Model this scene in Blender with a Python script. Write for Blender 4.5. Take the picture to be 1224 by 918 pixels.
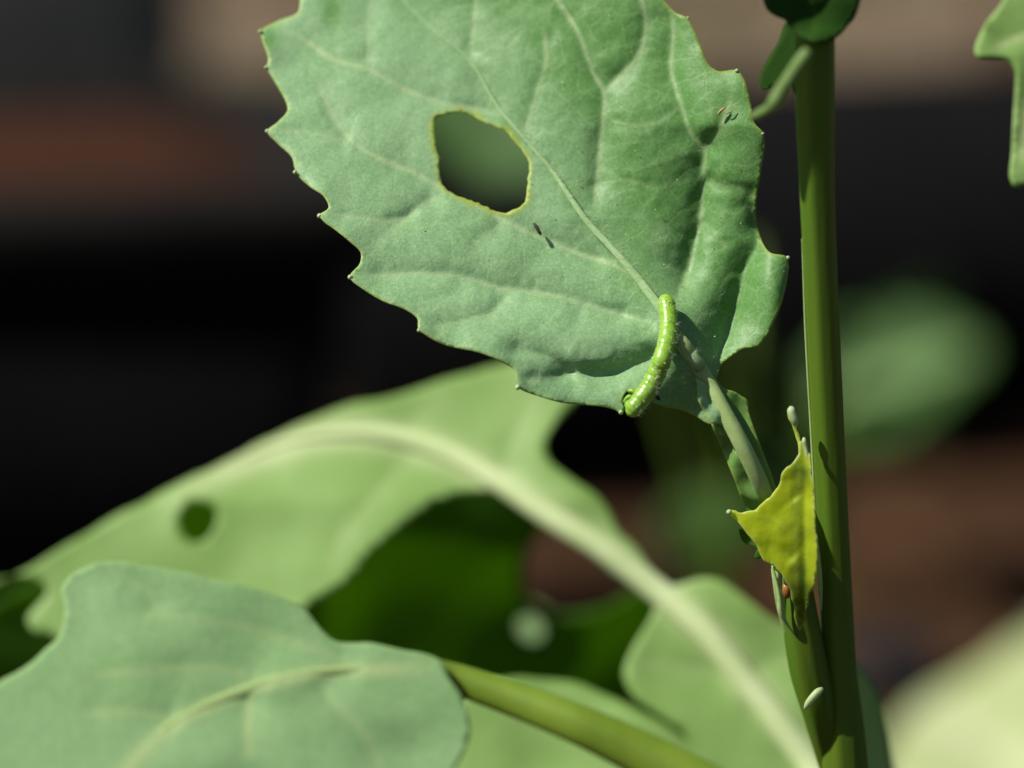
import bpy, math, random
import numpy as np
from mathutils import Vector, Matrix, geometry

random.seed(7)
np.random.seed(7)
S = bpy.context.scene
for o in list(bpy.data.objects):
    bpy.data.objects.remove(o)
COL = S.collection

# ------------------------------------------------------------------ camera
PITCH = math.radians(15.0)
CAM = Vector((0, 0, 0.32))
K = 50.0 / 300.0                       # tan(half horizontal field)
AX = Vector((0, math.cos(PITCH), -math.sin(PITCH)))
UP = Vector((0, math.sin(PITCH), math.cos(PITCH)))
RT = Vector((1, 0, 0))
cd = bpy.data.cameras.new('camera')
cam = bpy.data.objects.new('camera', cd)
COL.objects.link(cam)
cam.location = CAM
cam.rotation_euler = (math.pi / 2 - PITCH, 0, 0)
cd.sensor_width = 36
cd.lens = 18 / K
cd.clip_start = 0.01
cd.clip_end = 500
cd.dof.use_dof = True
cd.dof.focus_distance = 0.2995
cd.dof.aperture_fstop = 108 / 12.0     # close to wide open
S.camera = cam

# ------------------------------------------------------------------ light
SUN = Vector((-0.62, -0.15, 0.77)).normalized()
w = bpy.data.worlds.new('World')
S.world = w
w.use_nodes = True
nt = w.node_tree
bgn = nt.nodes['Background']
sky = nt.nodes.new('ShaderNodeTexSky')
sky.sky_type = 'NISHITA'
sky.sun_disc = False
sky.sun_elevation = math.asin(SUN.z)
sky.sun_rotation = math.atan2(SUN.x, SUN.y)
nt.links.new(sky.outputs[0], bgn.inputs[0])
bgn.inputs[1].default_value = 0.05
ld = bpy.data.lights.new('sun', 'SUN')
ld.energy = 5.0
ld.angle = math.radians(0.55)
ld.color = (1.0, 0.95, 0.86)
lo = bpy.data.objects.new('sun', ld)
COL.objects.link(lo)
lo.rotation_euler = SUN.to_track_quat('Z', 'Y').to_euler()
lo.location = (-1, 0, 2)
S.view_settings.view_transform = 'Standard'
S.view_settings.look = 'None'
S.view_settings.exposure = 0.62
S.view_settings.gamma = 1.0
S.view_settings.use_curve_mapping = False


# ------------------------------------------------------------------ helpers
def P(px, py, d):
    """a point d millimetres in front of the camera, seen at px, py of the 1224 x 918 photograph"""
    d = d * 0.001
    return CAM + AX * d + RT * ((px - 612) / 612 * K * d) + UP * ((459 - py) / 612 * K * d)


AXn, UPn, RTn, CAMn = (np.array(v) for v in (AX, UP, RT, CAM))


def PN(px, py, d):
    d = np.asarray(d) * 0.001
    px = np.asarray(px, float); py = np.asarray(py, float)
    return (CAMn[None] + d[:, None] * AXn[None] + (((px - 612) / 612 * K) * d)[:, None] * RTn[None]
            + (((459 - py) / 612 * K) * d)[:, None] * UPn[None])


def thing(name, label, cat, loc, group=None):
    o = bpy.data.objects.new(name, None)
    o.empty_display_size = 0.01
    COL.objects.link(o)
    o.location = loc
    o['label'] = label
    o['category'] = cat
    if group:
        o['group'] = group
    return o


def wloc(o):
    v = Vector(o.location)
    while o.parent:
        o = o.parent
        v += Vector(o.location)
    return v


def mesh_obj(name, verts, faces, mat, parent=None, mask=None, smooth=True, label=None, kind=None):
    me = bpy.data.meshes.new(name)
    v = np.array([tuple(p) for p in verts], float) if not isinstance(verts, np.ndarray) else verts
    if parent is not None:
        v = v - np.array(wloc(parent))[None]
    me.from_pydata(v.tolist(), [], [tuple(int(i) for i in f) for f in faces])
    if mask is not None:
        a = me.color_attributes.new('mask', 'FLOAT_COLOR', 'POINT')
        m = np.ones((len(v), 4), np.float32)
        m[:, :mask.shape[1]] = mask
        a.data.foreach_set('color', m.ravel())
    if smooth:
        me.polygons.foreach_set('use_smooth', [True] * len(me.polygons))
    me.materials.append(mat)
    me.update()
    o = bpy.data.objects.new(name, me)
    COL.objects.link(o)
    if parent is not None:
        o.parent = parent
    if label:
        o['label'] = label
    if kind:
        o['kind'] = kind
    return o


def catmull(pts, step=5.0, closed=False):
    pts = [np.array(p, float) for p in pts]
    n = len(pts)
    out = []
    rng = range(n if closed else n - 1)
    for i in rng:
        p1, p2 = pts[i], pts[(i + 1) % n]
        p0 = pts[i - 1] if (closed or i > 0) else p1 - (p2 - p1)
        p3 = pts[(i + 2) % n] if (closed or i + 2 < n) else p2 + (p2 - p1)
        e = 0.5
        t0 = 0.0
        t1 = t0 + max(np.linalg.norm(p1 - p0), 1e-6) ** e
        t2 = t1 + max(np.linalg.norm(p2 - p1), 1e-6) ** e
        t3 = t2 + max(np.linalg.norm(p3 - p2), 1e-6) ** e
        k = max(1, int(round(np.linalg.norm((p2 - p1)[:2]) / step)))
        for j in range(k):
            t = t1 + (t2 - t1) * j / k
            a1 = (t1 - t) / (t1 - t0) * p0 + (t - t0) / (t1 - t0) * p1
            a2 = (t2 - t) / (t2 - t1) * p1 + (t - t1) / (t2 - t1) * p2
            a3 = (t3 - t) / (t3 - t2) * p2 + (t - t2) / (t3 - t2) * p3
            b1 = (t2 - t) / (t2 - t0) * a1 + (t - t0) / (t2 - t0) * a2
            b2 = (t3 - t) / (t3 - t1) * a2 + (t - t1) / (t3 - t1) * a3
            out.append((t2 - t) / (t2 - t1) * b1 + (t - t1) / (t2 - t1) * b2)
    if not closed:
        out.append(pts[-1])
    return np.array(out)


def seg_dist(q, line):
    """distance of every point of q to a polyline, and the running position 0..1 of the nearest point, and the side"""
    a = line[:-1]; b = line[1:]
    ab = b - a
    L = np.hypot(ab[:, 0], ab[:, 1])
    cum = np.concatenate([[0], np.cumsum(L)])
    best = np.full(len(q), 1e9); tt = np.zeros(len(q)); side = np.zeros(len(q))
    for i in range(len(a)):
        if L[i] < 1e-9:
            continue
        r = q - a[i]
        t = np.clip((r @ ab[i]) / (L[i] ** 2), 0, 1)
        dx = r - t[:, None] * ab[i][None]
        d = np.hypot(dx[:, 0], dx[:, 1])
        m = d < best
        best[m] = d[m]
        tt[m] = (cum[i] + t[m] * L[i]) / cum[-1]
        side[m] = np.sign(ab[i][0] * r[m, 1] - ab[i][1] * r[m, 0])
    return best, tt, side


def in_poly(q, poly):
    x, y = q[:, 0], q[:, 1]
    inside = np.zeros(len(q), bool)
    n = len(poly)
    for i in range(n):
        x0, y0 = poly[i]; x1, y1 = poly[(i + 1) % n]
        if y0 == y1:
            continue
        c = ((y0 > y) != (y1 > y)) & (x < (x1 - x0) * (y - y0) / (y1 - y0) + x0)
        inside ^= c
    return inside


def vnoise(x, y, seed=0):
    """smooth value noise, about -1..1"""
    rs = np.random.RandomState(seed)
    T = rs.rand(64, 64) * 2 - 1
    xi = np.floor(x).astype(int); yi = np.floor(y).astype(int)
    fx = x - xi; fy = y - yi
    fx = fx * fx * (3 - 2 * fx); fy = fy * fy * (3 - 2 * fy)
    g = lambda i, j: T[i % 64, j % 64]
    return ((g(xi, yi) * (1 - fx) + g(xi + 1, yi) * fx) * (1 - fy)
            + (g(xi, yi + 1) * (1 - fx) + g(xi + 1, yi + 1) * fx) * fy)


def sheet(outline, holes, spacing, step):
    """triangulates an outline with holes; returns points, triangles, boundary edges, distance to outline and to holes"""
    loops = [catmull(outline, step, True)] + [catmull(h, step, True) for h in holes]
    pts = np.concatenate(loops)
    edges = []
    k = 0
    for lp in loops:
        n = len(lp)
        edges += [(k + i, k + (i + 1) % n) for i in range(n)]
        k += n
    x0, y0 = loops[0].min(0); x1, y1 = loops[0].max(0)
    gx = np.arange(x0, x1, spacing); gy = np.arange(y0, y1, spacing * 0.87)
    G = np.array([(x + (spacing / 2 if j % 2 else 0), y) for j, y in enumerate(gy) for x in gx])
    G += np.random.uniform(-0.12, 0.12, G.shape) * spacing
    keep = in_poly(G, loops[0])
    dist_o = seg_dist(G, np.vstack([loops[0], loops[0][:1]]))[0]
    keep &= dist_o > spacing * 0.5
    for lp in loops[1:]:
        keep &= ~in_poly(G, lp)
        keep &= seg_dist(G, np.vstack([lp, lp[:1]]))[0] > spacing * 0.5
    G = G[keep]
    allp = np.vstack([pts, G])
    vo, eo, fo, *_ = geometry.delaunay_2d_cdt([Vector(p) for p in allp], edges, [], 0, 1e-4, False)
    V = np.array([tuple(v) for v in vo])
    F = np.array([tuple(f) for f in fo if len(f) == 3])
    c = V[F].mean(1)
    m = in_poly(c, loops[0])
    for lp in loops[1:]:
        m &= ~in_poly(c, lp)
    F = F[m]
    # consistent winding
    A = V[F]
    cr = (A[:, 1, 0] - A[:, 0, 0]) * (A[:, 2, 1] - A[:, 0, 1]) - (A[:, 1, 1] - A[:, 0, 1]) * (A[:, 2, 0] - A[:, 0, 0])
    fl = cr > 0
    F[fl] = F[fl][:, ::-1]
    used = np.unique(F)
    remap = -np.ones(len(V), int); remap[used] = np.arange(len(used))
    V = V[used]; F = remap[F]
    do = seg_dist(V, np.vstack([loops[0], loops[0][:1]]))[0]
    dh = np.full(len(V), 1e6)
    for lp in loops[1:]:
        dh = np.minimum(dh, seg_dist(V, np.vstack([lp, lp[:1]]))[0])
    ec = {}
    for f in F:
        for i in range(3):
            a, b = int(f[i]), int(f[(i + 1) % 3])
            key = (min(a, b), max(a, b))
            ec[key] = None if key in ec else (a, b)
    bd = [e for e in ec.values() if e is not None]
    return V, F, bd, do, dh


def vein_fields(V, veins):
    """valley depth (mm) and colour mask of a list of veins: (points, half width px, valley mm, reach px, colour)"""
    val = np.zeros(len(V)); ridge = np.zeros(len(V)); msk = np.zeros(len(V))
    for pts, hw, amp, reach, colr in veins:
        ln = catmull(pts, 6)
        d, t, sd = seg_dist(V, ln)
        d = d + 1.1 * vnoise(V[:, 0] / 9, V[:, 1] / 9, 3) * np.clip(d / 3, 0, 1)
        d = np.abs(d)
        fade = np.clip(t / 0.12, 0, 1) * np.clip((1 - t) / 0.12, 0, 1)
        if isinstance(reach, tuple):
            reach = np.where(sd < 0, reach[0], reach[1])
        val = val - 1.9 * amp * fade * np.sqrt(np.clip(1.05 - t, 0, 1)) * np.exp(-np.sqrt((d / reach) ** 2 + 0.015))
        msk = np.maximum(msk, min(1.0, colr * 2.0) * fade * np.exp(-(d / hw) ** 2))
        ridge = np.maximum(ridge, fade * np.exp(-(d / hw) ** 2))
    return val, ridge, msk


def traced_blade(name, outline, holes, depth_fn, veins, mat, parent, spacing=5, step=4, thick=0.25,
                 edge_px=3.0, green_fn=None, ridge_mm=0.05, label=None):
    V, F, bd, do, dh = sheet(outline, holes, spacing, step)
    val, ridge, msk = vein_fields(V, veins)
    d = depth_fn(V, do, dh) - val - ridge_mm * ridge
    n = len(V)
    front = PN(V[:, 0], V[:, 1], d)
    back = PN(V[:, 0], V[:, 1], d + thick)
    verts = np.vstack([front, back])
    faces = [tuple(f) for f in F] + [tuple(f[::-1] + n) for f in F]
    for a, b in bd:
        faces.append((b, a, a + n, b + n))
    m = np.zeros((n, 3), np.float32)
    m[:, 0] = np.clip(msk, 0, 1)
    m[:, 1] = np.clip(np.maximum(0.55 * np.exp(-(do / edge_px) ** 2), 1.0 * np.exp(-(dh / (4.6 + 2.6 * vnoise(V[:, 0] / 11.0, V[:, 1] / 11.0, 77))) ** 2)), 0, 1)
    if green_fn is not None:
        m[:, 2] = np.clip(green_fn(V, do), 0, 1)
    return mesh_obj(name, verts, faces, mat, parent, mask=np.vstack([m, m]), label=label)


def tube(name, path, mat, parent=None, nseg=14, flat=1.0, ridges=0, ridge_amp=0.05, cap=True, label=None, kind=None, wob=0.0):
    """path: list of (world Vector, radius in metres)"""
    verts, faces = tube_geo(path, nseg, flat, ridges, ridge_amp, wob)
    return mesh_obj(name, verts, faces, mat, parent, label=label, kind=kind)


def tube_geo(path, nseg=14, flat=1.0, ridges=0, ridge_amp=0.05, wob=0.0, base=0):
    pts = [Vector(p) for p, r in path]
    rad = [r for p, r in path]
    verts, faces = [], []
    view = (pts[len(pts) // 2] - CAM).normalized()
    for i, p in enumerate(pts):
        t = (pts[min(i + 1, len(pts) - 1)] - pts[max(i - 1, 0)]).normalized()
        side = t.cross(view)
        if side.length < 1e-4:
            side = t.cross(Vector((0, 0, 1)))
        side.normalize()
        nrm = side.cross(t).normalized()
        for k in range(nseg):
            a = 2 * math.pi * k / nseg
            r = rad[i] * (1 + ridge_amp * math.cos(ridges * a)) if ridges else rad[i]
            if wob:
                r *= 1 + wob * math.sin(i * 1.7 + k * 2.3) * math.cos(i * 0.6 - k)
            verts.append(p + side * (r * math.cos(a)) + nrm * (r * flat * math.sin(a)))
    n = len(pts)
    for i in range(n - 1):
        for k in range(nseg):
            a = i * nseg + k; b = i * nseg + (k + 1) % nseg
            faces.append((base + a, base + b, base + b + nseg, base + a + nseg))
    faces.append(tuple(base + k for k in reversed(range(nseg))))
    faces.append(tuple(base + (n - 1) * nseg + k for k in range(nseg)))
    return verts, faces


def px_path(pts, step=6, dz=0.0):
    """pts: (px, py, depth mm, radius px) -> smooth world path for tube()"""
    c = catmull(pts, step)
    return [(P(x, y, d + dz), max(r, 0.05) * K / 612 * d * 0.001) for x, y, d, r in c]


# ------------------------------------------------------------------ materials
def new_mat(name):
    m = bpy.data.materials.new(name)
    m.use_nodes = True
    t = m.node_tree
    t.nodes.clear()
    return m, t, t.nodes, t.links


def rgb(t, c):
    n = t.nodes.new('ShaderNodeRGB')
    n.outputs[0].default_value = (*c, 1)
    return n.outputs[0]


def mixc(t, f, a, b, mode='MIX'):
    n = t.nodes.new('ShaderNodeMix')
    n.data_type = 'RGBA'
    n.blend_type = mode
    n.clamp_factor = True
    for s, v in ((0, f), (6, a), (7, b)):
        if hasattr(v, 'is_linked') or isinstance(v, bpy.types.NodeSocket):
            t.links.new(v, n.inputs[s])
        elif s == 0:
            n.inputs[0].default_value = v
        else:
            n.inputs[s].default_value = (*v, 1)
    return n.outputs[2]


def noise(t, scale, detail=3, rough=0.55, coord=None, dist=0.0):
    n = t.nodes.new('ShaderNodeTexNoise')
    n.inputs['Scale'].default_value = scale
    n.inputs['Detail'].default_value = detail
    n.inputs['Roughness'].default_value = rough
    n.inputs['Distortion'].default_value = dist
    if coord is not None:
        t.links.new(coord, n.inputs['Vector'])
    return n.outputs['Fac']


def ramp(t, f, a, b):
    n = t.nodes.new('ShaderNodeMapRange')
    n.inputs['From Min'].default_value = a
    n.inputs['From Max'].default_value = b
    t.links.new(f, n.inputs['Value'])
    return n.outputs[0]


def mul(t, a, k):
    n = t.nodes.new('ShaderNodeMath')
    n.operation = 'MULTIPLY'
    t.links.new(a, n.inputs[0])
    if isinstance(k, (int, float)):
        n.inputs[1].default_value = k
    else:
        t.links.new(k, n.inputs[1])
    return n.outputs[0]


def leaf_mat(name, base, green, vein, edge, trans, tcol, rough=0.5, spec=0.35, grain=0.5, bump=0.3, fine=1500, netk=0.5):
    m, t, N, L = new_mat(name)
    co = N.new('ShaderNodeTexCoord').outputs['Object']
    at = N.new('ShaderNodeAttribute')
    at.attribute_name = 'mask'
    sp = N.new('ShaderNodeSeparateColor')
    L.new(at.outputs['Color'], sp.inputs[0])
    v, e, g = sp.outputs[0], sp.outputs[1], sp.outputs[2]
    big = ramp(t, noise(t, 160, 4, 0.6, co), 0.35, 0.7)
    fin = ramp(t, noise(t, fine, 3, 0.7, co), 0.4, 0.75)
    c = mixc(t, mul(t, big, 0.40), base, green)
    c = mixc(t, g, c, green)
    # waxy bloom: pale fine speckle
    pale = tuple(min(1, x * 1.55 + 0.03) for x in base)
    inv = N.new('ShaderNodeMath'); inv.operation = 'MULTIPLY_ADD'
    inv.inputs[1].default_value = -0.75; inv.inputs[2].default_value = 1.0
    L.new(g, inv.inputs[0])
    c = mixc(t, mul(t, mul(t, fin, inv.outputs[0]), grain), c, pale)
    wob = N.new('ShaderNodeMixRGB')
    wob.inputs[0].default_value = 0.0006
    L.new(co, wob.inputs[1])
    nz = N.new('ShaderNodeTexNoise'); nz.inputs['Scale'].default_value = 420
    L.new(co, nz.inputs['Vector']); L.new(nz.outputs['Color'], wob.inputs[2])
    net = None
    for sc_, w_, k_ in ((330, 0.05, 0.12), (800, 0.05, 0.08)):
        vo_ = N.new('ShaderNodeTexVoronoi'); vo_.feature = 'DISTANCE_TO_EDGE'
        vo_.inputs['Scale'].default_value = sc_
        L.new(wob.outputs[0], vo_.inputs['Vector'])
        ln_ = mul(t, ramp(t, vo_.outputs['Distance'], w_, 0.0), k_ * netk)
        c = mixc(t, ln_, c, vein)
        if net is None:
            net = ln_
    c = mixc(t, v, c, vein)
    c = mixc(t, e, c, edge)
    b = N.new('ShaderNodeBump')
    b.inputs['Strength'].default_value = bump
    b.inputs['Distance'].default_value = 0.0002
    hh = N.new('ShaderNodeMath'); hh.operation = 'ADD'
    L.new(noise(t, 700, 4, 0.6, co), hh.inputs[0])
    L.new(mul(t, noise(t, fine * 1.6, 2, 0.6, co), 0.35), hh.inputs[1])
    L.new(hh.outputs[0], b.inputs['Height'])
    b2 = N.new('ShaderNodeBump')
    b2.inputs['Strength'].default_value = 0.5
    b2.inputs['Distance'].default_value = 0.00012
    b2.invert = True
    L.new(net, b2.inputs['Height']); L.new(b.outputs[0], b2.inputs['Normal'])
    b = b2
    pr = N.new('ShaderNodeBsdfPrincipled')
    L.new(c, pr.inputs['Base Color'])
    pr.inputs['Roughness'].default_value = rough
    pr.inputs['Specular IOR Level'].default_value = spec
    L.new(b.outputs[0], pr.inputs['Normal'])
    tr = N.new('ShaderNodeBsdfTranslucent')
    tc = mixc(t, mul(t, e, 0.6), tcol, tuple(min(1, x * 1.5) for x in edge))
    tc = mixc(t, mul(t, big, 0.4), tc, tuple(x * 0.7 for x in tcol))
    tc = mixc(t, mul(t, g, 0.6), tc, tuple(x * 0.8 for x in green))
    L.new(tc, tr.inputs['Color'])
    L.new(b.outputs[0], tr.inputs['Normal'])
    mx = N.new('ShaderNodeMixShader')
    mx.inputs[0].default_value = trans
    L.new(pr.outputs[0], mx.inputs[1])
    L.new(tr.outputs[0], mx.inputs[2])
    out = N.new('ShaderNodeOutputMaterial')
    L.new(mx.outputs[0], out.inputs[0])
    return m


def plain_mat(name, c1, c2, scale, rough=0.6, spec=0.3, bump=0.3, bscale=None, bdist=0.0003, stretch=None, trans=0.0, tcol=None, sss=0.0):
    m, t, N, L = new_mat(name)
    co = N.new('ShaderNodeTexCoord').outputs['Object']
    if stretch:
        mp = N.new('ShaderNodeMapping')
        mp.inputs['Scale'].default_value = stretch
        L.new(co, mp.inputs[0])
        co = mp.outputs[0]
    f = ramp(t, noise(t, scale, 4, 0.6, co), 0.32, 0.68)
    c = mixc(t, f, c1, c2)
    b = N.new('ShaderNodeBump')
    b.inputs['Strength'].default_value = bump
    b.inputs['Distance'].default_value = bdist
    L.new(noise(t, bscale or scale * 3, 4, 0.6, co), b.inputs['Height'])
    pr = N.new('ShaderNodeBsdfPrincipled')
    L.new(c, pr.inputs['Base Color'])
    pr.inputs['Roughness'].default_value = rough
    pr.inputs['Specular IOR Level'].default_value = spec
    if sss:
        pr.inputs['Subsurface Weight'].default_value = sss
        pr.inputs['Subsurface Radius'].default_value = (0.6, 1.0, 0.2)
        pr.inputs['Subsurface Scale'].default_value = 0.0008
    L.new(b.outputs[0], pr.inputs['Normal'])
    sh = pr.outputs[0]
    if trans:
        tr = N.new('ShaderNodeBsdfTranslucent')
        tr.inputs['Color'].default_value = (*tcol, 1)
        mx = N.new('ShaderNodeMixShader')
        mx.inputs[0].default_value = trans
        L.new(sh, mx.inputs[1]); L.new(tr.outputs[0], mx.inputs[2])
        sh = mx.outputs[0]
    out = N.new('ShaderNodeOutputMaterial')
    L.new(sh, out.inputs[0])
    return m


M_leaf = leaf_mat('glaucous_leaf', (0.265, 0.435, 0.225), (0.080, 0.235, 0.035), (0.47, 0.60, 0.32), (0.36, 0.44, 0.06),
                  0.36, (0.22, 0.55, 0.07), rough=0.48, spec=0.35, grain=0.55, bump=0.4, fine=3300, netk=1.15)
M_back = leaf_mat('broad_leaf', (0.235, 0.385, 0.11), (0.19, 0.35, 0.08), (0.56, 0.64, 0.34), (0.13, 0.25, 0.03),
                  0.35, (0.30, 0.52, 0.08), rough=0.5, spec=0.3, grain=0.15, bump=0.2, fine=1200)
M_front = leaf_mat('front_leaf', (0.185, 0.315, 0.14), (0.13, 0.265, 0.08), (0.36, 0.45, 0.20), (0.22, 0.36, 0.12),
                   0.25, (0.24, 0.45, 0.10), rough=0.6, spec=0.15, grain=0.25, bump=0.25, fine=1500)
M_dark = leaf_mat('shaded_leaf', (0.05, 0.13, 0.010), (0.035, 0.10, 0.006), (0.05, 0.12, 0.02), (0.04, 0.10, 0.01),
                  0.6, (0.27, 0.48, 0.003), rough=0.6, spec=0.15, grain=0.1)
M_upper = leaf_mat('upper_leaf_shaded', (0.020, 0.060, 0.008), (0.015, 0.045, 0.005), (0.03, 0.08, 0.01), (0.03, 0.07, 0.01),
                  0.25, (0.03, 0.08, 0.003), rough=0.7, spec=0.05, grain=0.0, netk=0.1)  # darker leaf green with the shade of the upper leaves put in
M_yellow = leaf_mat('young_leaf', (0.42, 0.50, 0.015), (0.06, 0.13, 0.008), (0.42, 0.52, 0.05), (0.60, 0.66, 0.2),
                    0.55, (0.85, 0.92, 0.02), rough=0.45, spec=0.3, grain=0.1, bump=0.3)
M_bg = leaf_mat('distant_leaf', (0.044, 0.112, 0.020), (0.028, 0.080, 0.012), (0.25, 0.38, 0.16), (0.14, 0.3, 0.06),
                0.35, (0.10, 0.26, 0.05), rough=0.6, spec=0.2, grain=0.1)
M_pale = leaf_mat('pale_leaf', (0.44, 0.50, 0.25), (0.30, 0.42, 0.13), (0.6, 0.62, 0.4), (0.4, 0.45, 0.2),
                  0.3, (0.45, 0.55, 0.14), rough=0.5, grain=0.1)
M_rib = plain_mat('pale_rib', (0.58, 0.68, 0.38), (0.50, 0.62, 0.30), 300, 0.5, 0.3, 0.15, trans=0.25, tcol=(0.55, 0.7, 0.2))
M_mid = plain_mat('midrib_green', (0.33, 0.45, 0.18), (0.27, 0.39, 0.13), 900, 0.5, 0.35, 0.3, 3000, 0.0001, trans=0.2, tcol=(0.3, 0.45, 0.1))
M_mrib = plain_mat('leaf_midrib', (0.30, 0.46, 0.22), (0.25, 0.40, 0.17), 900, 0.5, 0.3, 0.3, 3000, 0.0001, trans=0.2, tcol=(0.3, 0.5, 0.15))
M_wing = leaf_mat('petiole_wing', (0.13, 0.26, 0.06), (0.09, 0.21, 0.03), (0.2, 0.32, 0.1), (0.28, 0.40, 0.07),
                  0.30, (0.2, 0.42, 0.03), grain=0.2)
M_stem = plain_mat('stem_green', (0.055, 0.130, 0.008), (0.088, 0.130, 0.008), 240, 0.55, 0.25, 0.35, 500, 0.0002, (1, 1, 0.06), trans=0.08, tcol=(0.25, 0.35, 0.02))
M_petfront = plain_mat('front_petiole', (0.15, 0.23, 0.022), (0.11, 0.18, 0.015), 200, 0.6, 0.2, 0.2, trans=0.2, tcol=(0.4, 0.5, 0.03))
M_stub = plain_mat('pale_stub', (0.40, 0.50, 0.28), (0.32, 0.44, 0.2), 800, 0.5, 0.3, 0.2, trans=0.25, tcol=(0.5, 0.6, 0.25))
M_stubg = plain_mat('stub_green', (0.16, 0.25, 0.08), (0.12, 0.20, 0.05), 800, 0.55, 0.25, 0.2, trans=0.2, tcol=(0.2, 0.35, 0.06))
M_bud = plain_mat('orange_bud', (0.26, 0.11, 0.02), (0.20, 0.07, 0.02), 1200, 0.4, 0.4, 0.2)
M_hair = plain_mat('pale_hair', (0.6, 0.65, 0.45), (0.7, 0.72, 0.55), 500, 0.4, 0.4, 0.0, trans=0.3, tcol=(0.7, 0.75, 0.5))
M_speck = plain_mat('dark_speck', (0.02, 0.02, 0.01), (0.04, 0.03, 0.02), 2000, 0.7, 0.2, 0.3)
M_straw = plain_mat('straw_speck', (0.35, 0.26, 0.10), (0.2, 0.15, 0.05), 3000, 0.6, 0.3, 0.3)
M_pipe = plain_mat('black_plastic', (0.0030, 0.0032, 0.0035), (0.0048, 0.0048, 0.0050), 30, 0.85, 0.03, 0.15, 90, 0.001)
M_rim = plain_mat('grey_plastic_rim', (0.006, 0.0055, 0.005), (0.010, 0.009, 0.008), 40, 0.8, 0.06, 0.15, 90, 0.001)
M_rust = plain_mat('rusty_soil', (0.034, 0.010, 0.002), (0.022, 0.007, 0.0015), 18, 0.85, 0.1, 0.6, 60, 0.003, (0.3, 2, 2))
M_block = plain_mat('grey_block', (0.055, 0.058, 0.056), (0.042, 0.045, 0.044), 25, 0.85, 0.15, 0.5, 80, 0.002)
M_stone = plain_mat('dark_stone', (0.008, 0.008, 0.010), (0.014, 0.014, 0.015), 60, 0.8, 0.2, 0.5, 200, 0.001)
M_clod = plain_mat('soil_clod', (0.045, 0.022, 0.010), (0.08, 0.042, 0.02), 60, 0.95, 0.05, 0.6, 200, 0.001)


def soil_mat():
    m, t, N, L = new_mat('garden_soil')
    co = N.new('ShaderNodeTexCoord').outputs['Object']
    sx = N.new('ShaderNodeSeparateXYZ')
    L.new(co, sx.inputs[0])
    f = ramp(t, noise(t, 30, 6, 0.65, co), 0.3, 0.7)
    shaded_soil = mixc(t, f, (0.032, 0.015, 0.007), (0.056, 0.027, 0.012))  # near soil: shade put into a darker brown
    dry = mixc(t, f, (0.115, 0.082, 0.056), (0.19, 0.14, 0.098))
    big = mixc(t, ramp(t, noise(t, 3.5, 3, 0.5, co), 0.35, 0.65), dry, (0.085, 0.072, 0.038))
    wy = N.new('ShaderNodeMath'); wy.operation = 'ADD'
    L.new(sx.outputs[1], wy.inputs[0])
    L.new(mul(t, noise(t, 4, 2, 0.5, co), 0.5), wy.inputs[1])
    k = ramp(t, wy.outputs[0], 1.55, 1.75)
    c = mixc(t, k, shaded_soil, big)
    b = N.new('ShaderNodeBump')
    b.inputs['Strength'].default_value = 0.8
    b.inputs['Distance'].default_value = 0.006
    L.new(noise(t, 70, 8, 0.65, co), b.inputs['Height'])
    pr = N.new('ShaderNodeBsdfPrincipled')
    L.new(c, pr.inputs['Base Color'])
    pr.inputs['Roughness'].default_value = 0.95
    pr.inputs['Specular IOR Level'].default_value = 0.1
    L.new(b.outputs[0], pr.inputs['Normal'])
    out = N.new('ShaderNodeOutputMaterial')
    L.new(pr.outputs[0], out.inputs[0])
    return m


def caterpillar_mat():
    m, t, N, L = new_mat('caterpillar_skin')
    co = N.new('ShaderNodeTexCoord').outputs['Object']
    f = ramp(t, noise(t, 900, 3, 0.6, co), 0.35, 0.7)
    c = mixc(t, f, (0.14, 0.31, 0.010), (0.23, 0.40, 0.03))
    v = N.new('ShaderNodeTexVoronoi')
    v.inputs['Scale'].default_value = 7000
    L.new(co, v.inputs['Vector'])
    dots = ramp(t, v.outputs['Distance'], 0.32, 0.12)
    c = mixc(t, mul(t, dots, 0.55), c, (0.75, 0.80, 0.45))
    b = N.new('ShaderNodeBump')
    b.inputs['Strength'].default_value = 0.55
    b.inputs['Distance'].default_value = 0.00006
    L.new(dots, b.inputs['Height'])
    pr = N.new('ShaderNodeBsdfPrincipled')
    L.new(c, pr.inputs['Base Color'])
    pr.inputs['Roughness'].default_value = 0.33
    pr.inputs['Specular IOR Level'].default_value = 0.5
    pr.inputs['Subsurface Weight'].default_value = 0.4
    pr.inputs['Subsurface Radius'].default_value = (0.7, 1.0, 0.12)
    pr.inputs['Subsurface Scale'].default_value = 0.0007
    L.new(b.outputs[0], pr.inputs['Normal'])
    out = N.new('ShaderNodeOutputMaterial')
    L.new(pr.outputs[0], out.inputs[0])
    return m


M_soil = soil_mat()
M_cat = caterpillar_mat()

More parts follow.
